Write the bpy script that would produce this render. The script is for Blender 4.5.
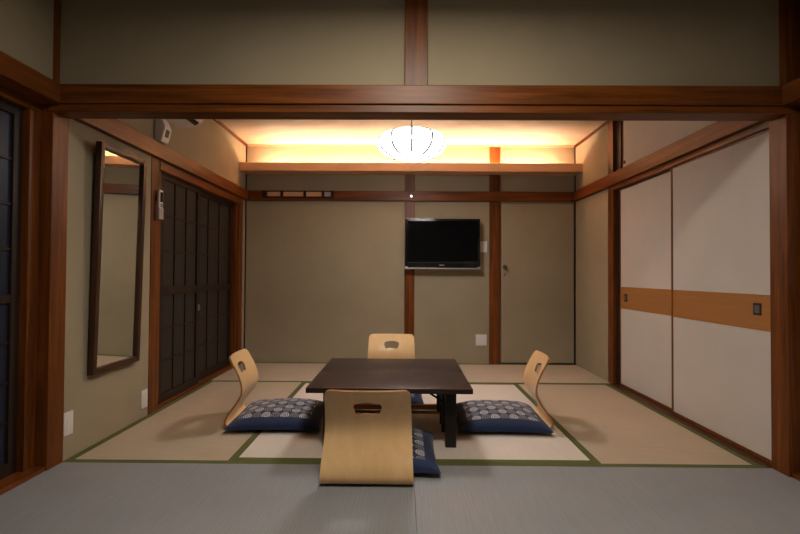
import bpy, bmesh, math, random
from mathutils import Vector, Matrix
from math import pi, sin, cos, radians
random.seed(4)
for o in list(bpy.data.objects): bpy.data.objects.remove(o, do_unlink=True)
SC = bpy.context.scene
COL = SC.collection

# ------------------------------------------------------------------ camera
cam_d = bpy.data.cameras.new('camera'); cam = bpy.data.objects.new('camera', cam_d); COL.objects.link(cam)
F_PX, CX, CD, CH, YAW, PITCH, ROLL = 468.92, -0.0682, 2.426, 0.9606, -0.006967, 0.016845, 0.005688
cam_d.sensor_width = 36.0; cam_d.lens = 36.0 * F_PX / 800.0; cam_d.clip_start = 0.02
fwd = Vector((sin(YAW)*cos(PITCH), cos(YAW)*cos(PITCH), sin(PITCH)))
rgt = Vector((cos(YAW), -sin(YAW), 0)); up = rgt.cross(fwd)
r2 = cos(ROLL)*rgt + sin(ROLL)*up; u2 = -sin(ROLL)*rgt + cos(ROLL)*up
cam.matrix_world = Matrix(((r2.x, u2.x, -fwd.x, CX), (r2.y, u2.y, -fwd.y, -CD), (r2.z, u2.z, -fwd.z, CH), (0, 0, 0, 1)))
SC.camera = cam

# ------------------------------------------------------------------ world, lights, exposure
SC.view_settings.view_transform = 'Standard'; SC.view_settings.look = 'None'
SC.view_settings.gamma = 1.0; SC.view_settings.use_curve_mapping = False
SC.view_settings.exposure = 0.0
W = bpy.data.worlds.new('night'); SC.world = W; W.use_nodes = True
W.node_tree.nodes['Background'].inputs[0].default_value = (0.10, 0.14, 0.28, 1)
W.node_tree.nodes['Background'].inputs[1].default_value = 0.10
LANTERN_E = 7.5           # paper shade of the pendant lantern
LAMP_E = 102.0             # bright opening under the shade
LANTERN_C = (1.0, 0.965, 0.93)
COVE_E = 112.0             # light strip lying in the cove tray
COVE_C = (1.0, 0.76, 0.54)
FRONT_E = 53.0             # unseen pendant added to brighten the front room
FRONT_C = (1.0, 0.91, 0.77)

# ------------------------------------------------------------------ materials
def nt(name):
    m = bpy.data.materials.new(name); m.use_nodes = True
    t = m.node_tree; return m, t, t.nodes['Principled BSDF']
def N(t, typ, **kw):
    n = t.nodes.new(typ)
    for k, v in kw.items(): setattr(n, k, v)
    return n
def MATH(t, op, a, b=None, c=None):
    n = N(t, 'ShaderNodeMath', operation=op)
    for i, v in enumerate((a, b, c)):
        if v is None: continue
        if isinstance(v, (int, float)): n.inputs[i].default_value = v
        else: t.links.new(v, n.inputs[i])
    return n.outputs[0]
def mixc(t, fac, c1, c2):
    n = N(t, 'ShaderNodeMix', data_type='RGBA')
    for s, v in ((0, fac), (6, c1), (7, c2)):
        if isinstance(v, (int, float)): n.inputs[s].default_value = v
        elif isinstance(v, tuple): n.inputs[s].default_value = (*v, 1)
        else: t.links.new(v, n.inputs[s])
    return n.outputs[2]
def coords(t, scale=(1, 1, 1), rot=(0, 0, 0)):
    tc = N(t, 'ShaderNodeTexCoord'); mp = N(t, 'ShaderNodeMapping')
    mp.inputs['Scale'].default_value = scale; mp.inputs['Rotation'].default_value = rot
    t.links.new(tc.outputs['Object'], mp.inputs['Vector']); return mp.outputs[0]
def noise(t, vec, scale, detail=3, rough=0.55, dist=0.0):
    n = N(t, 'ShaderNodeTexNoise'); n.inputs['Scale'].default_value = scale
    n.inputs['Detail'].default_value = detail; n.inputs['Roughness'].default_value = rough
    n.inputs['Distortion'].default_value = dist
    t.links.new(vec, n.inputs['Vector']); return n.outputs['Fac']
def ramp(t, fac, stops):
    n = N(t, 'ShaderNodeValToRGB'); e = n.color_ramp.elements
    while len(e) < len(stops): e.new(0.5)
    for el, (p, c) in zip(e, stops): el.position = p; el.color = (*c, 1)
    t.links.new(fac, n.inputs[0]); return n.outputs[0]
def bump(t, b, h, strength=0.2, dist=0.01):
    n = N(t, 'ShaderNodeBump'); n.inputs['Strength'].default_value = strength
    n.inputs['Distance'].default_value = dist
    t.links.new(h, n.inputs['Height']); t.links.new(n.outputs[0], b.inputs['Normal'])
def wood(name, dark, light, axis, rough=0.42, grain=26, coat=0.0):
    m, t, b = nt(name)
    sc = [1.0, 1.0, 1.0]; sc[axis] = 0.05
    v = coords(t, tuple(sc))
    n1 = noise(t, v, grain, 5, 0.6, 0.6); n2 = noise(t, v, grain*4.5, 3, 0.6)
    f = MATH(t, 'ADD', MATH(t, 'MULTIPLY', n1, 0.7), MATH(t, 'MULTIPLY', n2, 0.3))
    c = ramp(t, f, [(0.30, dark), (0.52, tuple((a+b_)/2 for a, b_ in zip(dark, light))), (0.70, light)])
    t.links.new(c, b.inputs['Base Color']); b.inputs['Roughness'].default_value = rough
    b.inputs['Specular IOR Level'].default_value = 0.3
    b.inputs['Coat Weight'].default_value = coat; b.inputs['Coat Roughness'].default_value = 0.25
    bump(t, b, f, 0.12, 0.004); return m
def plain(name, col, rough=0.5, metal=0.0, emit=None, es=0.0, coat=0.0):
    m, t, b = nt(name)
    b.inputs['Base Color'].default_value = (*col, 1); b.inputs['Roughness'].default_value = rough
    b.inputs['Metallic'].default_value = metal; b.inputs['Coat Weight'].default_value = coat
    n = noise(t, coords(t), 60, 2)
    r = MATH(t, 'ADD', MATH(t, 'MULTIPLY', n, 0.08), rough-0.04); t.links.new(r, b.inputs['Roughness'])
    if emit: b.inputs['Emission Color'].default_value = (*emit, 1); b.inputs['Emission Strength'].default_value = es
    return m
def plaster(name, c1, c2):
    m, t, b = nt(name); v = coords(t)
    n1 = noise(t, v, 2.5, 4); n2 = noise(t, v, 420, 3, 0.7)
    f = MATH(t, 'ADD', MATH(t, 'MULTIPLY', n1, 0.55), MATH(t, 'MULTIPLY', n2, 0.45))
    t.links.new(ramp(t, f, [(0.35, c1), (0.65, c2)]), b.inputs['Base Color'])
    b.inputs['Roughness'].default_value = 0.93; bump(t, b, n2, 0.25, 0.002); return m
def tatami(name, c1, c2, axis):
    # rush weave: fine ribs running along `axis`, faint streaks
    m, t, b = nt(name)
    tc = N(t, 'ShaderNodeTexCoord'); sp = N(t, 'ShaderNodeSeparateXYZ'); t.links.new(tc.outputs['Object'], sp.inputs[0])
    across = sp.outputs[1 - axis]; along = sp.outputs[axis]
    ribs = MATH(t, 'SINE', MATH(t, 'MULTIPLY', across, 2*pi/0.016))
    warp = MATH(t, 'SINE', MATH(t, 'MULTIPLY', along, 2*pi/0.03))
    sc = [1, 1, 1]; sc[axis] = 0.04; v = coords(t, tuple(sc))
    n1 = noise(t, v, 160, 3); n2 = noise(t, coords(t), 2.2, 3)
    f = MATH(t, 'ADD', MATH(t, 'MULTIPLY', n1, 0.6), MATH(t, 'MULTIPLY', n2, 0.4))
    c = ramp(t, f, [(0.32, c1), (0.68, c2)])
    h = MATH(t, 'ADD', ribs, MATH(t, 'MULTIPLY', warp, 0.3))
    sh = MATH(t, 'MULTIPLY_ADD', ribs, 0.015, 0.98)
    mx = N(t, 'ShaderNodeVectorMath', operation='SCALE'); t.links.new(c, mx.inputs[0]); t.links.new(sh, mx.inputs[3])
    t.links.new(mx.outputs[0], b.inputs['Base Color'])
    b.inputs['Roughness'].default_value = 0.62; b.inputs['Specular IOR Level'].default_value = 0.35
    bump(t, b, h, 0.10, 0.001); return m

TRIM_D, TRIM_L = (0.046, 0.012, 0.002), (0.26, 0.072, 0.009)
TX = wood('cedar_along_x', TRIM_D, TRIM_L, 0)
TY = wood('cedar_along_y', TRIM_D, TRIM_L, 1)
TZ = wood('cedar_along_z', TRIM_D, TRIM_L, 2)
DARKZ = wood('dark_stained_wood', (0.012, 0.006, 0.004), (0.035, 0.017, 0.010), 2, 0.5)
MIRZ = wood('walnut_frame_wood', (0.030, 0.012, 0.006), (0.085, 0.034, 0.016), 2, 0.35)
PALEX = wood('pale_cypress', (0.66, 0.36, 0.19), (0.78, 0.46, 0.27), 0, 0.5, 14)
CEILW = wood('ceiling_boards', (0.58, 0.42, 0.29), (0.70, 0.54, 0.39), 0, 0.6, 8)
OLIVE = plaster('olive_plaster', (0.310, 0.252, 0.165), (0.360, 0.298, 0.200))
FPAPER = plaster('cream_closet_paper', (0.53, 0.485, 0.44), (0.59, 0.545, 0.50))
BANDM = wood('ochre_band', (0.33, 0.135, 0.035), (0.40, 0.175, 0.05), 1, 0.6)
TAT_Y = tatami('tatami_weave_along_y', (0.42, 0.335, 0.24), (0.50, 0.41, 0.30), 0)
TAT_X = tatami('tatami_weave_along_x', (0.44, 0.355, 0.265), (0.52, 0.43, 0.33), 1)
TAT_C = tatami('tatami_weave_painted_sheen', (0.60, 0.52, 0.46), (0.68, 0.60, 0.53), 1)  # weave sheen of the centre mats painted in as a paler colour
TAT_F = tatami('tatami_weave_painted_cool_light', (0.228, 0.234, 0.246), (0.282, 0.288, 0.304), 1)  # cool cast of the front light painted into the straw colour
HERI = plaster('green_border_cloth', (0.070, 0.078, 0.018), (0.11, 0.118, 0.03))
PLYZ = wood('beech_plywood', (0.72, 0.44, 0.20), (0.82, 0.54, 0.28), 2, 0.28, 12, 0.5)
PLYE = wood('plywood_edge', (0.28, 0.12, 0.04), (0.45, 0.22, 0.08), 0, 0.5)
TABM = wood('dark_table_lacquer', (0.017, 0.009, 0.010), (0.030, 0.017, 0.018), 0, 0.36, 10)
LEGM = wood('dark_leg_lacquer', (0.010, 0.006, 0.006), (0.018, 0.011, 0.011), 2, 0.4)
METALB = plain('black_metal', (0.012, 0.012, 0.012), 0.4, 0.7)
BLACKG = plain('black_gloss_plastic', (0.006, 0.006, 0.007), 0.12)
SCREEN = plain('tv_glass', (0.003, 0.003, 0.004), 0.10); SCREEN.node_tree.nodes['Principled BSDF'].inputs['Specular IOR Level'].default_value = 0.25
SILVER = plain('silver_plastic', (0.45, 0.42, 0.42), 0.35, 0.3)
WHITEP = plain('white_plastic', (0.72, 0.68, 0.66), 0.4)
WHITEP2 = plain('off_white_plastic', (0.45, 0.42, 0.38), 0.45)
GREYP = plain('grey_display', (0.10, 0.11, 0.10), 0.3)
BRASS = plain('aged_brass', (0.22, 0.16, 0.08), 0.35, 0.9)
BLACKM = plain('black_matt', (0.01, 0.008, 0.008), 0.6)
MIRROR = plain('mirror_glass', (0.80, 0.82, 0.78), 0.02, 1.0); 
for l in list(MIRROR.node_tree.links):
    if l.to_socket.name == 'Roughness': MIRROR.node_tree.links.remove(l)
MIRROR.node_tree.nodes['Principled BSDF'].inputs['Roughness'].default_value = 0.0
def glassy(name, col, rough, trans):
    m, t, b = nt(name)
    n = noise(t, coords(t), 90, 2); bump(t, b, n, 0.1, 0.001)
    b.inputs['Base Color'].default_value = (*col, 1); b.inputs['Roughness'].default_value = rough
    b.inputs['Transmission Weight'].default_value = trans; b.inputs['IOR'].default_value = 1.3; return m
FROST = glassy('frosted_dark_glass', (0.034, 0.028, 0.023), 0.5, 0.1)
FROSTB = glassy('glass_painted_night_blue', (0.028, 0.032, 0.055), 0.4, 0.3)  # bluish dusk reflection painted into the pane colour
LANT = plain('lantern_paper', (0.8, 0.78, 0.74), 0.8, 0, LANTERN_C, LANTERN_E)
LAMPM = plain('lamp_opening', (0.8, 0.78, 0.74), 0.8, 0, LANTERN_C, LAMP_E)
ADDLAMP = plain('added_pendant_glow', (0.8, 0.78, 0.74), 0.8, 0, FRONT_C, FRONT_E)  # glow of the added front room pendant
COVEM = plain('warm_light_strip', (0.8, 0.7, 0.5), 0.8, 0, COVE_C, COVE_E)
BEAD = plain('glowing_bead', (0.9, 0.88, 0.85), 0.3, 0, (1, 0.95, 0.9), 1.6)

# ------------------------------------------------------------------ mesh helpers
def add_box(bm, x0, x1, y0, y1, z0, z1, bev=0.0, mi=0):
    vs = [bm.verts.new((x, y, z)) for x in (x0, x1) for y in (y0, y1) for z in (z0, z1)]
    fs = [bm.faces.new([vs[i] for i in f]) for f in ((0, 1, 3, 2), (4, 6, 7, 5), (0, 4, 5, 1), (2, 3, 7, 6), (0, 2, 6, 4), (1, 5, 7, 3))]
    for f in fs: f.material_index = mi
    if bev > 0:
        es = list({e for f in fs for e in f.edges})
        bmesh.ops.bevel(bm, geom=es, offset=bev, segments=2, affect='EDGES', profile=0.6)
def add_tube(bm, pts, r, seg=8, caps=True):
    pts = [Vector(p) for p in pts]; rings = []
    for i, p in enumerate(pts):
        d = (pts[min(i+1, len(pts)-1)] - pts[max(i-1, 0)]).normalized()
        a = Vector((0, 0, 1)) if abs(d.z) < 0.9 else Vector((1, 0, 0))
        s = d.cross(a).normalized(); q = d.cross(s)
        rr = r[i] if isinstance(r, (list, tuple)) else r
        rings.append([bm.verts.new(p + rr*(cos(2*pi*k/seg)*s + sin(2*pi*k/seg)*q)) for k in range(seg)])
    for a, b in zip(rings, rings[1:]):
        for k in range(seg): bm.faces.new((a[k], a[(k+1) % seg], b[(k+1) % seg], b[k]))
    if caps: bm.faces.new(rings[0][::-1]); bm.faces.new(rings[-1])
def add_lathe(bm, prof, seg=32, lobes=0, amp=0.0):
    rings = []
    for r, z in prof:
        rings.append([bm.verts.new((r*(1 + amp*abs(sin(lobes*a/2))**0.7)*cos(a), r*(1 + amp*abs(sin(lobes*a/2))**0.7)*sin(a), z))
                      for a in [2*pi*k/seg for k in range(seg)]])
    for a, b in zip(rings, rings[1:]):
        for k in range(seg): bm.faces.new((a[k], a[(k+1) % seg], b[(k+1) % seg], b[k]))
    bm.faces.new(rings[0][::-1]); bm.faces.new(rings[-1])
def mesh_of(name, bm, mats, smooth=None):
    bmesh.ops.recalc_face_normals(bm, faces=bm.faces[:])
    me = bpy.data.meshes.new(name); bm.to_mesh(me); bm.free()
    for m in (mats if isinstance(mats, (list, tuple)) else [mats]): me.materials.append(m)
    if smooth is not None:
        for p in me.polygons: p.use_smooth = True
        me.set_sharp_from_angle(angle=radians(smooth))
    return me
def obj(name, bm, mats, parent=None, smooth=None, loc=(0, 0, 0), rot=(0, 0, 0)):
    o = bpy.data.objects.new(name, mesh_of(name, bm, mats, smooth)); COL.objects.link(o)
    if parent: o.parent = parent
    o.location = loc; o.rotation_euler = rot; return o
def box(name, b, mats, parent=None, bev=0.002, smooth=None):
    bm = bmesh.new(); add_box(bm, *b, bev=bev); return obj(name, bm, mats, parent, smooth)
def boxes(name, bs, mats, parent=None, bev=0.0):
    bm = bmesh.new()
    for b in bs: add_box(bm, *b, bev=bev)
    return obj(name, bm, mats, parent)
def tag(o, label=None, cat=None, group=None, kind=None):
    if label: o['label'] = label
    if cat: o['category'] = cat
    if group: o['group'] = group
    if kind: o['kind'] = kind
    return o
def thing(name, label, cat, loc=(0, 0, 0), rotz=0.0, group=None):
    o = bpy.data.objects.new(name, None); COL.objects.link(o)
    o.location = loc; o.rotation_euler = (0, 0, rotz); o.empty_display_size = 0.1
    return tag(o, label, cat, group)
TN = [0]
def trim(b, m, label, bev=0.003):
    TN[0] += 1; return tag(box('trim_%d' % TN[0], b, m, None, bev), label, 'wood trim', None, 'structure')
def struct(name, bs, m, label, cat='wall'):
    return tag(boxes(name, bs, m), label, cat, None, 'structure')

# ------------------------------------------------------------------ setting
XL, XR, YB, ZC = -1.80, 1.805, 2.69, 2.38
YF = -3.45; ZF = 2.62; XFL, XFR = -1.865, 1.865
PY0, PY1 = -0.145, -0.035       # partition line
ZN0, ZN1, ZK = 1.765, 1.872, 1.725

struct('floor', [(-2.1, 2.1, YF-0.1, YB+0.1, -0.12, -0.056), (-1.80, 1.80, YF, -0.97, -0.056, -0.002)], TAT_F, 'subfloor under the straw mats', 'floor')
struct('ceiling', [(XL-0.1, XR+0.15, PY1-0.03, YB+0.1, ZC, ZC+0.06)], CEILW, 'pale board ceiling glowing over the lit ledge', 'ceiling')
struct('ceiling_front', [(XFL-0.15, XFR+0.15, YF-0.1, PY0+0.05, ZF, ZF+0.06)], TX, 'ceiling of the front room', 'ceiling')
DY0, DY1 = 0.925, 2.45          # glass door opening in the left wall
struct('wall_left', [(XL-0.10, XL, PY1, 0.77, -0.05, ZN0+0.02), (XL-0.10, XL, PY1-0.02, YB, ZN0+0.02, ZC),
                     (XL-0.10, XL, 2.52, YB+0.1, -0.05, ZN0+0.02)], OLIVE, 'olive plaster wall with the mirror')
struct('wall_right', [(XR, XR+0.12, 1.86, YB+0.1, -0.05, ZC), (XR+0.14, XR+0.18, PY0, 1.9, -0.05, ZC)], OLIVE, 'olive plaster wall beside the sliding closet')
struct('wall_back', [(XL-0.1, 0.985, YB, YB+0.1, -0.05, ZC), (0.985, XR+0.1, YB+0.03, YB+0.1, -0.05, ZC),
                     (0.985, XR+0.1, YB, YB+0.03, 1.752, ZC)], OLIVE, 'olive plaster back wall carrying the television')
struct('wall_partition', [(XFL-0.1, XFR+0.1, -0.105, -0.07, 1.88, ZF)], OLIVE, 'olive plaster panel above the wide lintel')
struct('wall_front', [(-2.1, 2.1, YF-0.1, YF, -0.05, ZF)], OLIVE, 'plaster wall at the far side of the front room')
struct('wall_front_left', [(XFL-0.1, XL, YF, PY0+0.04, 1.80, ZF), (XFL-0.1, XFL, YF, -3.0, -0.05, 1.86)], OLIVE, 'dim plaster wall above the dark window doors')
struct('wall_front_right', [(XFR+0.09, XFR+0.13, YF, PY0, -0.05, ZF)], OLIVE, 'wall behind the front room closets')

# posts
trim((XFL-0.05, XL+0.006, PY0, PY1, -0.05, ZF), TZ, 'tall post at the left end of the wide lintel')
trim((XR-0.014, XFR+0.05, PY0, PY1, -0.05, ZF), TZ, 'tall post at the right end of the wide lintel')
trim((XL-0.08, XL+0.006, 0.765, 0.87, -0.05, ZN0), TZ, 'post between the mirror wall and the glass doors')
trim((XL-0.08, XL-0.012, 0.87, DY0, 0.02, ZN0-0.04), TZ, 'narrow jamb beside the near glass door')
trim((XL-0.08, XL+0.006, DY1+0.03, YB-0.10, -0.05, ZN0), TZ, 'post at the far end of the glass doors')
trim((XL-0.08, XL-0.012, DY1-0.01, DY1+0.03, 0.02, ZN0-0.04), TZ, 'narrow jamb beside the far glass door')
trim((XL-0.05, XL+0.012, YB-0.012, YB+0.02, -0.05, ZC), DARKZ, 'thin dark strip in the back left corner')
trim((XR-0.010, XR+0.04, YB-0.010, YB+0.02, -0.05, ZC), DARKZ, 'thin dark strip in the back right corner')
trim((XR-0.008, XR+0.10, 1.755, 1.862, -0.05, ZC), TZ, 'post between the closet and the plain right wall')
trim((-0.055, 0.054, YB-0.014, YB+0.03, -0.05, ZC), TZ, 'post behind the television')
trim((0.868, 0.985, YB-0.016, YB+0.03, -0.05, ZC), TZ, 'post between the wall switch and the plastered door')
trim((-0.066, 0.046, PY0+0.005, -0.06, 1.885, ZF), TZ, 'short stud above the middle of the wide lintel')
# partition lintel: upper nageshi and lower grooved kamoi
trim((XFL, XFR, PY0-0.015, PY0+0.020, 1.792, 1.886), TX, 'upper board of the wide lintel across the opening', 0.004)
trim((XL-0.02, XR+0.02, PY0-0.004, PY1, 1.754, 1.80), TX, 'grooved lower board of the wide lintel', 0.003)
trim((XL, XR, PY1-0.012, PY1+0.03, 1.792, 1.886), TX, 'rear face board of the wide lintel', 0.004)
# rear room nageshi
trim((XL-0.01, XL+0.036, PY1+0.03, YB, ZN0, ZN1), TY, 'long rail over the mirror and glass doors', 0.004)
trim((XL-0.10, XL+0.012, DY0-0.06, DY1+0.05, ZK-0.03, ZN0), TY, 'grooved head board over the glass doors')
trim((XR-0.036, XR+0.01, PY1+0.03, YB, ZN0, ZN1), TY, 'long rail over the sliding closet', 0.004)
trim((XR-0.008, XR+0.10, PY1, 1.757, ZK, ZN0), TY, 'grooved head board over the sliding closet')
trim((XL+0.036, XR-0.036, YB-0.036, YB+0.01, ZN0, ZN1), TX, 'rail across the back wall above the television', 0.004)
trim((XL-0.12, XL, DY0-0.06, DY1+0.05, -0.05, 0.022), TY, 'threshold under the glass doors')
trim((XR-0.04, XR+0.10, PY1, 1.757, -0.05, 0.004), wood('threshold_wood', (0.05, 0.017, 0.008), (0.13, 0.045, 0.018), 1), 'threshold under the sliding closet')
# ceiling edge strips
trim((XL, XL+0.02, PY1, YB, ZC-0.022, ZC+0.005), TY, 'thin strip where the left wall meets the ceiling', 0.002)
trim((XR-0.02, XR, PY1, YB, ZC-0.022, ZC+0.005), TY, 'thin strip where the right wall meets the ceiling', 0.002)
trim((XL+0.02, XR-0.02, YB-0.02, YB, ZC-0.018, ZC+0.005), PALEX, 'thin strip where the back wall meets the ceiling', 0.002)
# front room trims
trim((XFL-0.02, XL+0.050, YF, PY0+0.02, 1.79, 1.886), TY, 'rail along the left wall of the front room', 0.004)
trim((XFL-0.10, XFL+0.012, YF, PY0, 1.745, 1.79), TY, 'head board over the dark window doors')
trim((XFL-0.10, XFL+0.012, -0.212, PY0-0.001, 0.022, 1.745), TZ, 'jamb beside the dark window doors')
trim((XFL-0.12, XL-0.0, YF, PY0, -0.05, 0.022), TY, 'sill under the dark window doors')
trim((XR-0.045, XFR+0.02, YF, PY0+0.02, 1.79, 1.886), TY, 'rail along the right wall of the front room', 0.004)
trim((XFR-0.01, XFR+0.09, YF, PY0, 1.745, 1.79), TY, 'head board over the front closet')
trim((XFR-0.012, XFR+0.06, -0.175, PY0-0.001, 0.022, 1.745), TZ, 'jamb beside the front closet')
trim((XR, XFR+0.09, YF, PY0, -0.05, 0.022), TY, 'sill under the front closet')

# cove ledge on the back wall with its light strip
YS = 2.475
cv = thing('light_ledge', 'long pale wooden ledge on the back wall with hidden warm lighting', 'ledge', (0, YS, 2.055))
box('front_board', (XL+0.002, XR-0.002, 0, 0.022, -0.005, 0.082), PALEX, cv, 0.002)
box('bottom_board', (XL+0.002, XR-0.002, 0.022, YB-YS, 0, 0.014), PALEX, cv, 0)
bm = bmesh.new(); add_tube(bm, [(XL+0.22, 0.10, 0.045), (XR-0.22, 0.10, 0.045)], 0.012, 10)
tag(obj('light_strip', bm, COVEM, cv), 'glowing warm tube')

# plastered door in the back wall
d = thing('door_1', 'olive plastered door in the back wall with a small knob', 'door', (0.99, YB, 0.006)); d['kind'] = 'structure'
box('door_panel', (0.006, 0.797, -0.002, 0.02, 0.008, 1.742), OLIVE, d, 0.002)
bm = bmesh.new(); add_lathe(bm, [(0.021, 0), (0.021, 0.004), (0.009, 0.006), (0.009, 0.028), (0.019, 0.034), (0.022, 0.044), (0.015, 0.052)], 20)
obj('door_knob', bm, BRASS, d, 40, (0.045, -0.002, 1.045), (pi/2, 0, 0))
bm = bmesh.new(); add_lathe(bm, [(0.011, 0), (0.011, 0.005), (0.007, 0.007)], 16)
obj('keyhole_plate', bm, BRASS, d, 40, (0.045, -0.002, 0.962), (pi/2, 0, 0))
trim((0.985, 1.80, YB-0.004, YB+0.025, -0.01, 0.006), BLACKM, 'dark gap strip under the plastered door', 0)

# sliding closet doors (fusuma); plane faces -X
DN = [1]
def fusuma(xf, y0, y1, z0, z1, label, band=True, pull=None, side=-1, pull_r=0.0):
    DN[0] += 1
    r = thing('door_%d' % DN[0], label, 'sliding door', (xf, (y0+y1)/2, z0)); r['kind'] = 'structure'
    h = (y1-y0)/2; H = z1-z0; s = 1
    box('paper_panel', (0.004, 0.018, -h+0.012, h-0.012, 0.012, H-0.012), FPAPER, r, 0)
    f = 0.017
    boxes('door_frame', [(0, 0.022, -h, -h+f, 0, H), (0, 0.022, h-f, h, 0, H), (0, 0.022, -h+f, h-f, 0, f+0.004), (0, 0.022, -h+f, h-f, H-f, H)], TZ, r)
    if band: box('ochre_band', (0.002, 0.006, -h+f, h-f, 0.680-z0, 0.868-z0), BANDM, r, 0)
    if pull:
        py, pz = pull; c = py-(y0+y1)/2; e = 0.028 if band else 0.012
        bm = bmesh.new()
        add_box(bm, -0.001, 0.006, c-e, c+e, pz-z0-e*1.15, pz-z0+e*1.15, 0.001)
        p = obj('door_pull', bm, BLACKM, r)
        if band: box('pull_recess', (-0.0022, 0.0, c-e*0.6, c+e*0.6, pz-z0-e*0.75, pz-z0+e*0.75), GREYP, p, 0)
    return r
fusuma(XR+0.028, 0.845, 1.71, 0.006, ZK+0.004, 'far cream sliding closet door with ochre band, next to the plain wall', True, (1.60, 0.775))
fusuma(XR+0.003, PY1+0.002, 0.872, 0.006, ZK+0.004, 'near cream sliding closet door with ochre band, by the tall right post', True, (0.075, 0.79))
trim((XR+0.02, XR+0.07, 1.71, 1.757, 0.004, ZK), DARKZ, 'dark strip painted as shadow beside the far closet door', 0)  # dark strip stands in for the shade of the closet recess
fusuma(XR+0.03, 0.40, 1.66, ZN1+0.012, ZC-0.02, 'small cream cupboard door over the closet rail', False, (1.62, 1.945))
fusuma(XR+0.05, PY1+0.01, 0.43, ZN1+0.012, ZC-0.02, 'small cream cupboard door nearest the lintel', False)
trim((XR, XR+0.10, PY1, 1.757, ZN1-0.02, ZN1+0.012), TY, 'sill of the upper cupboard')
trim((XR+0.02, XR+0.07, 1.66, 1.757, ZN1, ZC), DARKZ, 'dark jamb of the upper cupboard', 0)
for a, b_, lab in ((-1.08, -0.176, 'cream closet door in the front room beside the right post'), (-2.0, -1.07, 'second cream closet door of the front room')):
    fusuma(XFR+0.02, a, b_, 0.022, 1.745, lab, True, None)
    fusuma(XFR-0.03, a, b_, 1.886, ZF-0.03, 'upper ' + lab, False, (b_-0.045, 1.96) if a > -1.5 else None)

# lattice glass doors; plane faces +X
def lattice(kind, xf, y0, y1, z0, z1, cols, label, rows_u=3, rows_d=3, zb=(0.80, 0.865), latch=False, stile=0.042, glass=None):
    if kind == 'door': DN[0] += 1; nm = 'door_%d' % DN[0]
    else: nm = kind
    r = thing(nm, label, 'sliding door', (xf, (y0+y1)/2, z0)); r['kind'] = 'structure'
    h = (y1-y0)/2; H = z1-z0; a = stile
    boxes('door_frame', [(-0.03, 0, -h, -h+a, 0, H), (-0.03, 0, h-a, h, 0, H), (-0.03, 0, -h+a, h-a, 0, 0.06), (-0.03, 0, -h+a, h-a, H-0.045, H),
                         (-0.028, -0.002, -h+a, h-a, zb[0]-z0, zb[1]-z0)], DARKZ, r)
    bs = []
    for k in range(1, cols):
        y = -h+a+(2*h-2*a)*k/cols; bs.append((-0.022, -0.006, y-0.006, y+0.006, 0.06, H-0.045))
    for k in range(1, rows_u):
        z = zb[1]-z0+(H-0.045-zb[1]+z0)*k/rows_u; bs.append((-0.0215, -0.0065, -h+a, h-a, z-0.006, z+0.006))
    for k in range(1, rows_d):
        z = 0.06+(zb[0]-z0-0.06)*k/rows_d; bs.append((-0.0215, -0.0065, -h+a, h-a, z-0.006, z+0.006))
    boxes('lattice_bars', bs, DARKZ, r)
    box('glass_pane', (-0.020, -0.014, -h+a, h-a, 0.055, H-0.04), glass or FROST, r, 0)
    if latch:
        bm = bmesh.new(); add_box(bm, -0.001, 0.006, h-0.028, h-0.012, 0.625, 0.675, 0.002); add_tube(bm, [(0.004, h-0.02, 0.65), (0.014, h-0.02, 0.65)], 0.006, 10)
        obj('latch', bm, SILVER, r)
    return r
lattice('door', XL-0.02, DY0, 1.60, 0.022, ZK-0.028, 3, 'near dark lattice glass door with a small metal latch', latch=True, stile=0.058)
lattice('door', XL-0.055, 1.555, DY1-0.01, 0.022, ZK-0.028, 3, 'far dark lattice glass door near the back wall', stile=0.058)
lattice('door', XFL-0.02, -1.13, -0.214, 0.022, 1.745, 3, 'dark lattice window door in the front room beside the left post', 4, 4, stile=0.05, zb=(0.82, 0.86), glass=FROSTB)
lattice('door', XFL-0.055, -2.05, -1.08, 0.022, 1.745, 3, 'second dark lattice window door of the front room', 4, 4, stile=0.05, zb=(0.82, 0.86), glass=FROSTB)
lattice('door', XFL-0.02, -3.0, -2.0, 0.022, 1.745, 3, 'third dark lattice window door of the front room', 4, 4, stile=0.05, zb=(0.82, 0.86), glass=FROSTB)

# ------------------------------------------------------------------ tatami mats
def mat(x0, x1, y0, y1, long_axis, m, label, group=None):
    cx_, cy_ = (x0+x1)/2, (y0+y1)/2; g = 0.0009
    r = thing('tatami_mat', label, 'tatami mat', (cx_, cy_, -0.055))
    hx, hy = (x1-x0)/2-g, (y1-y0)/2-g; b = 0.040
    if long_axis == 1:
        box('woven_surface', (-hx+b, hx-b, -hy, hy, 0, 0.0548), m, r, 0)
        for s in (-1, 1): box('cloth_border', (min(s*hx, s*(hx-b)), max(s*hx, s*(hx-b)), -hy, hy, 0, 0.0555), HERI, r, 0.001)
    else:
        box('woven_surface', (-hx, hx, -hy+b, hy-b, 0, 0.0548), m, r, 0)
        for s in (-1, 1): box('cloth_border', (-hx, hx, min(s*hy, s*(hy-b)), max(s*hy, s*(hy-b)), 0, 0.0555), HERI, r, 0.001)
    return r
YM = 1.765
mat(XL, -0.925, 0.0, YM, 1, TAT_Y, 'tan tatami mat along the mirror and glass door side')
mat(0.912, XR-0.042, 0.0, YM-0.015, 1, TAT_Y, 'tan tatami mat along the sliding closet')
mat(-0.925, 0.912, 0.0, 0.88, 0, TAT_C, 'tatami mat, painted pale for its sheen, under the nearer low table and the two side cushions')
mat(-0.925, 0.912, 0.88, YM, 0, TAT_C, 'tatami mat, painted pale for its sheen, under the farther low table and the far floor chair')
mat(XL, 0.0, YM, YB, 0, TAT_X, 'tatami mat against the back wall behind the left side chair')
mat(0.0, XR, YM, YB, 0, TAT_X, 'tatami mat against the back wall below the plastered door')
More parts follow.
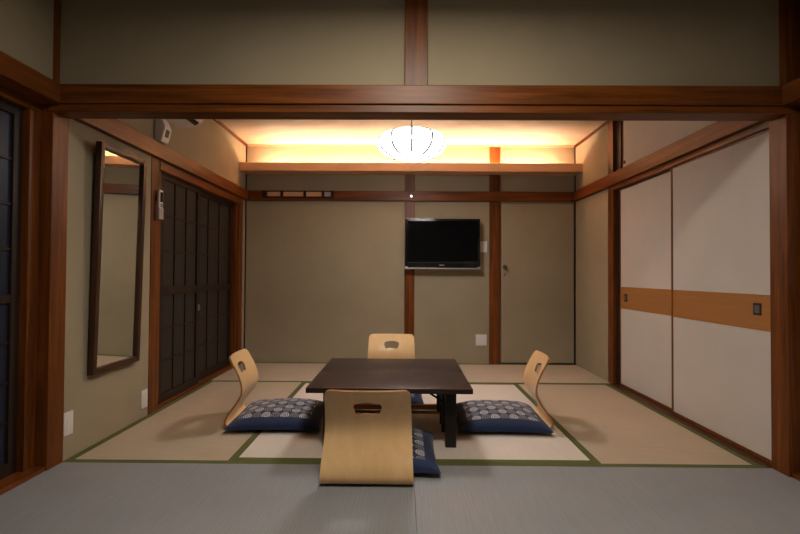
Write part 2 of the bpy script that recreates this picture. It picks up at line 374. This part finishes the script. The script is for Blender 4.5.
mat(XL, -0.012, -0.97, 0.0, 0, TAT_F, 'tatami mat of the front room painted grey for its cooler light, left of the seam')
mat(-0.012, XR, -0.97, 0.0, 0, TAT_F, 'tatami mat of the front room painted grey for its cooler light, right of the seam')

# ------------------------------------------------------------------ wall furniture
# leaning mirror
mr = thing('wall_mirror', 'tall narrow mirror in a dark walnut frame leaning out from the left wall', 'mirror', (XL+0.004, 0.365, 0.40))
mr.rotation_euler = (0, radians(1.3), 0)
w2, H = 0.228, 1.29; fw = 0.032
bm = bmesh.new()
for b in ((0, 0.034, -w2, -w2+fw, 0, H), (0, 0.034, w2-fw, w2, 0, H), (0, 0.034, -w2+fw, w2-fw, 0, fw), (0, 0.034, -w2+fw, w2-fw, H-fw, H)): add_box(bm, *b, bev=0.003)
obj('mirror_frame', bm, MIRZ, mr, 35)
box('mirror_glass', (0.014, 0.018, -w2+fw-0.004, w2-fw+0.004, fw-0.004, H-fw+0.004), MIRROR, mr, 0)
box('backing_board', (0.003, 0.013, -w2+0.01, w2-0.01, 0.01, H-0.01), BLACKM, mr, 0)

# television
tv = thing('television', 'black flat television mounted high on the back wall', 'television', (0.352, YB-0.105, 1.025))
bm = bmesh.new(); add_box(bm, -0.40, 0.40, 0, 0.055, 0.012, 0.54, 0.006)
add_box(bm, -0.30, 0.30, 0.05, 0.075, 0.08, 0.46, 0.008); obj('tv_casing', bm, BLACKG, tv, 40)
box('screen', (-0.372, 0.372, -0.002, 0.004, 0.088, 0.515), SCREEN, tv, 0)
box('speaker_strip', (-0.38, 0.38, -0.0025, 0.004, 0.066, 0.071), plain('dark_grey_strip', (0.03, 0.035, 0.035), 0.3), tv, 0)
bm = bmesh.new(); add_box(bm, -0.40, 0.40, -0.004, 0.05, 0.0, 0.013, 0.003)
add_box(bm, -0.402, -0.372, -0.006, 0.05, 0.0, 0.026, 0.004); add_box(bm, 0.372, 0.402, -0.006, 0.05, 0.0, 0.026, 0.004)
obj('silver_bar', bm, SILVER, tv, 40)
bm = bmesh.new(); add_box(bm, -0.395, -0.10, -0.001, 0.03, 0.538, 0.545, 0.002); obj('painted_top_highlight', bm, SILVER, tv)  # top-left highlight of the casing modelled as a silver sliver
bm = bmesh.new()
for k, w in enumerate((0.012, 0.009, 0.008, 0.006)): add_box(bm, -0.034+k*0.015, -0.034+k*0.015+w, -0.004, 0, 0.036, 0.048)
obj('maker_mark', bm, SILVER, tv)
bm = bmesh.new()
for k in range(6): add_box(bm, -0.372+k*0.0095, -0.372+k*0.0095+0.006, -0.004, 0, 0.522, 0.529)
obj('corner_mark', bm, plain('grey_print', (0.16, 0.16, 0.17), 0.4), tv)
boxes('wall_bracket', [(-0.10, 0.10, 0.07, 0.105-0.014, 0.16, 0.38)], METALB, tv)

# outlets and switches
def plate(name, label, loc, rotz, w, h, marks, cat):
    r = thing(name, label, cat, loc, rotz)
    bm = bmesh.new(); add_box(bm, -w/2, w/2, -0.009, 0, -h/2, h/2, 0.003); obj('cover_plate', bm, WHITEP, r, 40)
    for k, (x, z, a, c) in enumerate(marks): box('socket' if 'outlet' in name else 'switch_key', (x-a/2, x+a/2, -0.0115, -0.008, z-c/2, z+c/2), WHITEP, r, 0.001)
    return r
plate('wall_outlet', 'white double wall outlet low on the back wall under the television', (0.782, YB, 0.258), 0, 0.118, 0.122, [(-0.026, 0, 0.035, 0.075), (0.026, 0, 0.035, 0.075)], 'outlet')
plate('wall_switch', 'white wall switch partly hidden at the right side of the television', (0.800, YB, 1.272), 0, 0.09, 0.12, [(0, 0.025, 0.04, 0.035), (0, -0.025, 0.04, 0.035)], 'switch')
plate('wall_outlet', 'white outlet plate low on the mirror wall beside the tall left post', (XL, -0.002, 0.183), pi/2, 0.066, 0.12, [(0, 0, 0.03, 0.07)], 'outlet')
plate('wall_outlet', 'white outlet plate low on the mirror wall beside the glass door post', (XL, 0.712, 0.122), pi/2, 0.07, 0.12, [(0, 0, 0.03, 0.07)], 'outlet')

# hook rail on the back wall rail
rk = thing('wall_rail_rack', 'dark wooden rack with pale panels fixed to the back wall rail', 'rack', (-1.215, YB-0.036, 1.795))
boxes('rack_frame', [(-0.385, 0.385, -0.012, 0, -0.002, 0.012), (-0.385, 0.385, -0.012, 0, 0.062, 0.074)] +
      [(x-0.014, x+0.014, -0.020, 0, 0.0, 0.074) for x in (-0.371, -0.176, 0.073, 0.272, 0.371)], DARKZ, rk, 0.001)
for x0, x1, m in ((-0.335, -0.19, PALEX), (-0.162, 0.059, PALEX), (0.087, 0.258, PALEX), (0.286, 0.357, SILVER)):
    tag(box('rack_panel', (x0, x1, -0.006, 0, 0.012, 0.062), m, rk, 0), 'silvery panel' if m is SILVER else None)

# air conditioner on the left wall, mostly behind the lintel
ac = thing('air_conditioner', 'white air conditioner high on the left wall, its underside peeking below the lintel', 'air conditioner', (XL, 0.69, 2.065))
bm = bmesh.new(); prof = [(0, 0), (0.15, 0), (0.215, 0.04), (0.235, 0.12), (0.232, 0.245), (0, 0.245)]
a = [bm.verts.new((x, -0.40, z)) for x, z in prof]; b = [bm.verts.new((x, 0.40, z)) for x, z in prof]
bm.faces.new(a); bm.faces.new(b[::-1])
for k in range(6): bm.faces.new((a[k], b[k], b[(k+1) % 6], a[(k+1) % 6]))
bmesh.ops.recalc_face_normals(bm, faces=bm.faces[:])
bmesh.ops.bevel(bm, geom=bm.edges[:], offset=0.008, segments=2, affect='EDGES')
obj('housing', bm, WHITEP, ac, 40)
bm = bmesh.new(); add_box(bm, -0.014, 0.022, -0.36, 0.36, -0.004, 0.004)
obj('air_vent', bm, BLACKM, ac, None, (0.180, 0, 0.013), (0, -math.atan2(0.04, 0.065), 0))

# white controller under the air conditioner
wc = thing('wall_controller', 'small white wall device with a grey window above the left rail', 'controller', (XL, 0.85, ZN1+0.010))
bm = bmesh.new(); prof = [(0, 0), (0.048, 0), (0.073, 0.10), (0.045, 0.165), (0, 0.175)]
a = [bm.verts.new((x, -0.05, z)) for x, z in prof]; b = [bm.verts.new((x, 0.05, z)) for x, z in prof]
bm.faces.new(a); bm.faces.new(b[::-1])
for k in range(5): bm.faces.new((a[k], b[k], b[(k+1) % 5], a[(k+1) % 5]))
bmesh.ops.recalc_face_normals(bm, faces=bm.faces[:])
bmesh.ops.bevel(bm, geom=bm.edges[:], offset=0.005, segments=2, affect='EDGES')
obj('device_body', bm, WHITEP, wc, 40)
bm = bmesh.new(); add_box(bm, -0.002, 0.002, -0.022, 0.022, -0.026, 0.026)
obj('device_window', bm, GREYP, wc, None, (0.0645, 0, 0.062), (0, math.atan2(0.025, 0.10), 0))

# remote control in its holder on the post
rc = thing('remote_control', 'white remote control with dark display in a holder on the door post', 'remote', (XL+0.006, 0.838, 1.345))
bm = bmesh.new(); add_box(bm, 0.0, 0.032, -0.030, 0.030, -0.005, 0.075, 0.004); add_box(bm, 0.0, 0.010, -0.030, 0.030, 0.07, 0.12, 0.002); obj('wall_holder', bm, SILVER, rc, 40)
bm = bmesh.new(); add_box(bm, 0.012, 0.030, -0.025, 0.025, 0.01, 0.20, 0.004); obj('remote_body', bm, WHITEP, rc, 40)
box('display', (0.0295, 0.0315, -0.017, 0.017, 0.115, 0.185), BLACKG, rc, 0)
bm = bmesh.new()
for i in range(2):
    for k in range(2): add_box(bm, 0.0295, 0.032, -0.014+i*0.016, -0.002+i*0.016, 0.080+k*0.014, 0.089+k*0.014)
obj('buttons', bm, GREYP, rc)

# ------------------------------------------------------------------ pendant lanterns
def lantern(loc, zc, mat_, label):
    r = thing('pendant_lantern', label, 'lamp', loc, -pi/2-0.01)
    prof = [(0.055, 0.088), (0.130, 0.086), (0.190, 0.077), (0.238, 0.056), (0.262, 0.026), (0.266, -0.004), (0.256, -0.036), (0.230, -0.068), (0.192, -0.094), (0.150, -0.108), (0.125, -0.112)]
    bm = bmesh.new(); add_lathe(bm, prof, 100, 10, 0.045); obj('paper_shade', bm, mat_, r, 50)
    for k in range(10):
        a = 2*pi*k/10; bm = bmesh.new()
        pts = [((p+0.003)*cos(a), (p+0.003)*sin(a), z) for p, z in prof]
        add_tube(bm, pts, 0.0088, 6); obj('wire_rib', bm, plain('rib_wire', (0.10, 0.09, 0.10), 0.5, 0.3) if k == 0 else bpy.data.materials['rib_wire'], r)
    bm = bmesh.new(); add_lathe(bm, [(0.03, 0.086), (0.034, 0.090), (0.034, 0.097), (0.012, 0.106)], 24); obj('top_cap', bm, BRASS, r, 40)
    H = zc-loc[2]
    bm = bmesh.new(); add_tube(bm, [(0, 0, 0.10), (0, 0, H-0.02)], 0.004, 8); obj('cord', bm, BRASS, r)
    bm = bmesh.new(); add_lathe(bm, [(0.045, H-0.028), (0.05, H-0.012), (0.05, H)], 24); obj('ceiling_cup', bm, WHITEP, r, 40)
    bm = bmesh.new(); add_lathe(bm, [(0.120, -0.112), (0.119, -0.118), (0.02, -0.119)], 40); tag(obj('lamp_opening', bm, LAMPM, r, 40), 'glowing round opening')
    if True:
        bm = bmesh.new(); add_tube(bm, [(0.0, 0, -0.115), (0.0, 0, -0.42)], 0.00045, 6); c = obj('pull_string', bm, BRASS, r)
        bm = bmesh.new(); bmesh.ops.create_uvsphere(bm, u_segments=12, v_segments=8, radius=0.009); obj('pull_bead', bm, BEAD, c, 60, (0, 0, -0.425))
    return r
lantern((-0.006, 1.35, 2.020), ZC, LANT, 'round white paper lantern lamp hanging over the low table')
cl = thing('added_pendant', 'unseen pendant with an opaque bell shade, added to light the front room', 'lamp', (0.0, -1.22, 2.30))  # unseen lamp added to reach the front room's brightness
bm = bmesh.new()
pr = [(0.275, 0.0), (0.265, 0.045), (0.215, 0.10), (0.12, 0.145), (0.035, 0.165), (0.030, 0.20)]
add_lathe(bm, pr, 48); obj('bell_shade', bm, BRASS, cl, 40)
bm = bmesh.new(); add_lathe(bm, [(0.250, -0.001), (0.248, -0.006), (0.02, -0.008)], 48); obj('diffuser', bm, ADDLAMP, cl, 40)
bm = bmesh.new(); add_tube(bm, [(0, 0, 0.19), (0, 0, ZF-2.30)], 0.004, 8); obj('cord', bm, BLACKM, cl)

# ------------------------------------------------------------------ low folding tables
def folding_table(loc, label, rail=False, wide=0.90, dep=0.452, H=0.350):
    r = thing('low_table', label, 'table', loc, 0, 'pair of low tables')
    bm = bmesh.new(); add_box(bm, -wide/2, wide/2, -dep/2, dep/2, H-0.028, H, 0.003); obj('table_top', bm, TABM, r, 40)
    ya, yb = -dep/2+0.125, dep/2-0.075
    if rail: ya, yb = -dep/2+0.075, dep/2-0.09
    boxes('apron', [(-wide/2+0.075, wide/2-0.075, ya-0.012, ya+0.012, H-0.045, H-0.028), (-wide/2+0.075, wide/2-0.075, yb-0.012, yb+0.012, H-0.045, H-0.028)], BLACKM, r)
    for sx in (-1, 1):
        for y in (ya, yb):
            x = sx*(wide/2-0.108)
            bm = bmesh.new(); add_box(bm, x-0.03, x+0.03, y-0.024, y+0.024, 0, H-0.028, 0.003); obj('leg', bm, LEGM, r, 40)
            bm = bmesh.new(); add_tube(bm, [(x-sx*0.03, y, H-0.11), (x-sx*0.15, y, H-0.032)], 0.006, 8); obj('folding_brace', bm, METALB, r)
    if rail:
        tag(box('foot_rail', (-wide/2+0.138, wide/2-0.138, yb-0.03, yb+0.0, 0.012, 0.048), wood('orange_rail', (0.30, 0.12, 0.04), (0.42, 0.18, 0.07), 0), r, 0.002), 'orange-brown rail near the floor')
    return r
folding_table((-0.140, 0.327, 0), 'dark brown low table nearer the tall-backed floor chair in front')
folding_table((-0.138, 0.782, 0), 'dark brown low table pushed behind the first, toward the television', True)

# ------------------------------------------------------------------ floor chairs (bent plywood)
def catmull(P, n):
    out = []
    for i in range(len(P)-1):
        p0 = P[max(i-1, 0)]; p1 = P[i]; p2 = P[i+1]; p3 = P[min(i+2, len(P)-1)]
        for k in range(n):
            t = k/n
            out.append(tuple(0.5*((2*p1[j]) + (-p0[j]+p2[j])*t + (2*p0[j]-5*p1[j]+4*p2[j]-p3[j])*t*t + (-p0[j]+3*p1[j]-3*p2[j]+p3[j])*t**3) for j in range(2)))
    out.append(P[-1]); return out
def chair_mesh():
    P = [(0.430, 0.012), (0.36, 0.007), (0.25, 0.0065), (0.14, 0.0065), (0.070, 0.0068), (0.030, 0.011), (0.010, 0.026), (0.007, 0.048), (0.016, 0.082),
         (0.036, 0.120), (0.057, 0.160), (0.072, 0.205), (0.074, 0.250), (0.062, 0.300), (0.041, 0.350), (0.017, 0.395), (-0.002, 0.434)]
    pts = catmull(P, 5); s = [0]
    for a, b in zip(pts, pts[1:]): s.append(s[-1] + math.dist(a, b))
    L = s[-1]; t2 = 0.0055; nx = 24; top, bot = [], []
    bm = bmesh.new()
    # extra rows near both ends so the corners round off
    def at(d):
        for i in range(len(s)-1):
            if s[i+1] >= d: k = (d-s[i])/(s[i+1]-s[i]); break
        a, b = pts[i], pts[i+1]; p = (a[0]+(b[0]-a[0])*k, a[1]+(b[1]-a[1])*k)
        dx, dy = b[0]-a[0], b[1]-a[1]; l = math.hypot(dx, dy); return p, (-dy/l, dx/l)
    ds = [0, 0.0015, 0.005, 0.011, 0.02, 0.035]; n = 70
    mid = [0.035+(L-0.07)*k/n for k in range(1, n)]
    ds = ds + mid + [L-x for x in reversed(ds)]
    R = 0.034
    for d in ds:
        p, nrm = at(min(max(d, 1e-6), L-1e-6)); z = p[1]
        tz = max(0, min(1, (z-0.04)/0.38)); hw = 0.212 - 0.014*tz
        e = min(d, L-d)
        if e < R: hw -= R - math.sqrt(max(R*R-(R-e)**2, 0))
        bend = 0.030*min(1, max(0, (z-0.05)/0.16))
        ra, rb = [], []
        for k in range(nx+1):
            x = hw*(2*k/nx-1); du = bend*((x/0.2)**2)
            if z < 0.05 and p[0] > 0.1: du = 0
            ra.append(bm.verts.new((x, p[0]+du+nrm[0]*t2, z+nrm[1]*t2))); rb.append(bm.verts.new((x, p[0]+du-nrm[0]*t2, z-nrm[1]*t2)))
        top.append(ra); bot.append(rb)
    for A in (top, bot):
        for i in range(len(A)-1):
            for k in range(nx): bm.faces.new((A[i][k], A[i][k+1], A[i+1][k+1], A[i+1][k]))
    def edge(a0, a1, b1, b0): f = bm.faces.new((a0, a1, b1, b0)); f.material_index = 1
    for i in range(len(ds)-1):
        for k in (0, nx): edge(top[i][k], top[i+1][k], bot[i+1][k], bot[i][k])
    for i in (0, -1):
        for k in range(nx): edge(top[i][k], top[i][k+1], bot[i][k+1], bot[i][k])
    base = bpy.data.objects.new('tmp_shell', mesh_of('bent_plywood', bm, [PLYZ, PLYE])); COL.objects.link(base)
    # fan shaped hand hole
    bm = bmesh.new(); poly = []
    cz, ri, ro, ha = 0.170, 0.148, 0.206, radians(20)
    for k in range(13): a = -ha + 2*ha*k/12; poly.append((ro*sin(a), cz+ro*cos(a)))
    for k in range(13): a = ha*1.03 - 2*ha*1.03*k/12; poly.append((ri*sin(a), cz+ri*cos(a)+0.0))
    a = [bm.verts.new((x, -0.1, z)) for x, z in poly]; b = [bm.verts.new((x, 0.25, z)) for x, z in poly]
    bm.faces.new(a); bm.faces.new(b[::-1]); m = len(poly)
    for k in range(m): bm.faces.new((a[k], b[k], b[(k+1) % m], a[(k+1) % m]))
    bmesh.ops.recalc_face_normals(bm, faces=bm.faces[:])
    ce = [e for e in bm.edges if abs(e.verts[0].co.y-e.verts[1].co.y) > 0.2 and e.calc_face_angle(0) > 0.6]
    bmesh.ops.bevel(bm, geom=ce, offset=0.008, segments=4, affect='EDGES')
    cut = bpy.data.objects.new('tmp_cut', mesh_of('cut', bm, [PLYE])); COL.objects.link(cut)
    md = base.modifiers.new('b', 'BOOLEAN'); md.operation = 'DIFFERENCE'; md.solver = 'EXACT'; md.object = cut
    md.material_mode = 'TRANSFER'
    bpy.context.view_layer.update()
    me = bpy.data.meshes.new_from_object(base.evaluated_get(bpy.context.evaluated_depsgraph_get()))
    bpy.data.objects.remove(base); bpy.data.objects.remove(cut)
    for p in me.polygons: p.use_smooth = True
    me.set_sharp_from_angle(angle=radians(50)); return me
CM = chair_mesh(); CM.name = 'bent_plywood'
def chair(loc, rotz, label):
    o = bpy.data.objects.new('floor_chair', CM); COL.objects.link(o); o.location = loc; o.rotation_euler = (0, 0, rotz)
    return tag(o, label, 'floor chair', 'legless plywood chairs around the low tables')
chair((-0.229, -0.303, 0.0008), 0, 'bent plywood floor chair in front, its back toward us and fan-shaped hand hole')
chair((-1.190, 0.695, 0.0008), -pi/2+radians(4), 'bent plywood floor chair by the glass doors, seen edge-on behind the left cushion')
chair((0.885, 0.71, 0.0008), pi/2-radians(4), 'bent plywood floor chair on the closet side, behind the right cushion')
chair((-0.168, 1.76, 0.0008), pi, 'bent plywood floor chair at the far side of the table, facing us')

# ------------------------------------------------------------------ cushions
def cushion_mat():
    m, t, b = nt('navy_cushion_print')
    tc = N(t, 'ShaderNodeTexCoord'); sp = N(t, 'ShaderNodeSeparateXYZ'); t.links.new(tc.outputs['Object'], sp.inputs[0])
    x, y, z = sp.outputs
    RX, RY = 0.0575, 0.070
    rf = MATH(t, 'DIVIDE', MATH(t, 'ADD', y, 1.0), RY); row = MATH(t, 'FLOOR', rf)
    xs = MATH(t, 'DIVIDE', MATH(t, 'ADD', x, 1.0), RX); colm = MATH(t, 'FLOOR', xs)
    par = MATH(t, 'MODULO', MATH(t, 'ADD', row, colm), 2.0)
    fx = MATH(t, 'MULTIPLY', MATH(t, 'SUBTRACT', MATH(t, 'FRACT', xs), 0.5), RX)
    fy = MATH(t, 'MULTIPLY', MATH(t, 'SUBTRACT', MATH(t, 'FRACT', rf), 0.5), RY*0.86)
    d = MATH(t, 'SQRT', MATH(t, 'ADD', MATH(t, 'MULTIPLY', fx, fx), MATH(t, 'MULTIPLY', fy, fy)))
    disc = MATH(t, 'LESS_THAN', d, 0.0275)
    ring = MATH(t, 'GREATER_THAN', MATH(t, 'SINE', MATH(t, 'MULTIPLY_ADD', d, 2*pi/0.011, 1.0)), -0.35)
    fac = MATH(t, 'MULTIPLY', MATH(t, 'MULTIPLY', disc, ring), MATH(t, 'MULTIPLY_ADD', par, 0.62, 0.30))
    inb = MATH(t, 'MULTIPLY', MATH(t, 'LESS_THAN', MATH(t, 'ABSOLUTE', x), 0.222), MATH(t, 'LESS_THAN', MATH(t, 'ABSOLUTE', y), 0.21))
    inb = MATH(t, 'MULTIPLY', inb, MATH(t, 'GREATER_THAN', z, 0.045))
    nb = noise(t, coords(t), 700, 2)
    ground = mixc(t, inb, (0.003, 0.014, 0.060), (0.010, 0.011, 0.034))
    c = mixc(t, MATH(t, 'MULTIPLY', fac, inb), ground, (0.50, 0.50, 0.54))
    t.links.new(c, b.inputs['Base Color']); b.inputs['Roughness'].default_value = 0.88
    b.inputs['Sheen Weight'].default_value = 0.15
    n2 = noise(t, coords(t), 9, 3); h = MATH(t, 'ADD', MATH(t, 'MULTIPLY', nb, 0.03), n2)
    bump(t, b, h, 0.5, 0.012); return m
CUSM = cushion_mat()
def cushion_mesh(seed):
    rnd = random.Random(seed); n = 36; bm = bmesh.new(); A = 0.285; top, bot = [], []
    ph = [rnd.uniform(0, 6.28) for _ in range(4)]
    for i in range(n+1):
        ra, rb = [], []
        for k in range(n+1):
            u, v = 2*i/n-1, 2*k/n-1
            u, v = sin(u*pi/2)*0.55+u*0.45, sin(v*pi/2)*0.55+v*0.45
            px = A*u*(1-0.055*(1-v*v)*abs(u)); py = A*v*(1-0.055*(1-u*u)*abs(v))
            q = max((1-abs(u)**2.6)*(1-abs(v)**2.6), 0)**0.48
            w = 1+0.05*sin(5*u+ph[0])*sin(4*v+ph[1])+0.03*sin(9*v+ph[2])
            base = 0.026
            # pad sags over the seat edge a little
            ra.append(bm.verts.new((px, py, base+0.084*q*w)))
            rb.append(bm.verts.new((px, py, base-0.012*q) if 0 < i < n and 0 < k < n else ra[-1].co) if 0 < i < n and 0 < k < n else ra[-1])
        top.append(ra); bot.append(rb)
    for i in range(n):
        for k in range(n):
            bm.faces.new((top[i][k], top[i+1][k], top[i+1][k+1], top[i][k+1]))
            bm.faces.new((bot[i][k], bot[i][k+1], bot[i+1][k+1], bot[i+1][k]))
    return mesh_of('padded_cover', bm, CUSM, 80)
def cushion(loc, rotz, seed, label):
    o = bpy.data.objects.new('floor_cushion', cushion_mesh(seed)); COL.objects.link(o); o.location = loc; o.rotation_euler = (0, 0, rotz)
    return tag(o, label, 'cushion', 'navy patterned cushions on the floor chairs')
cushion((-0.168, 0.080, 0.0), pi/2, 1, 'navy cushion in front, mostly hidden behind the front plywood chair')
cushion((-0.866, 0.675, 0.0), radians(2), 2, 'navy cushion with pale round motifs, left of the tables')
cushion((0.557, 0.670, 0.0), radians(-1), 3, 'navy cushion with pale round motifs, right of the tables')
cushion((-0.190, 1.23, 0.0), pi/2, 4, 'navy cushion in the shade under the far side of the tables')
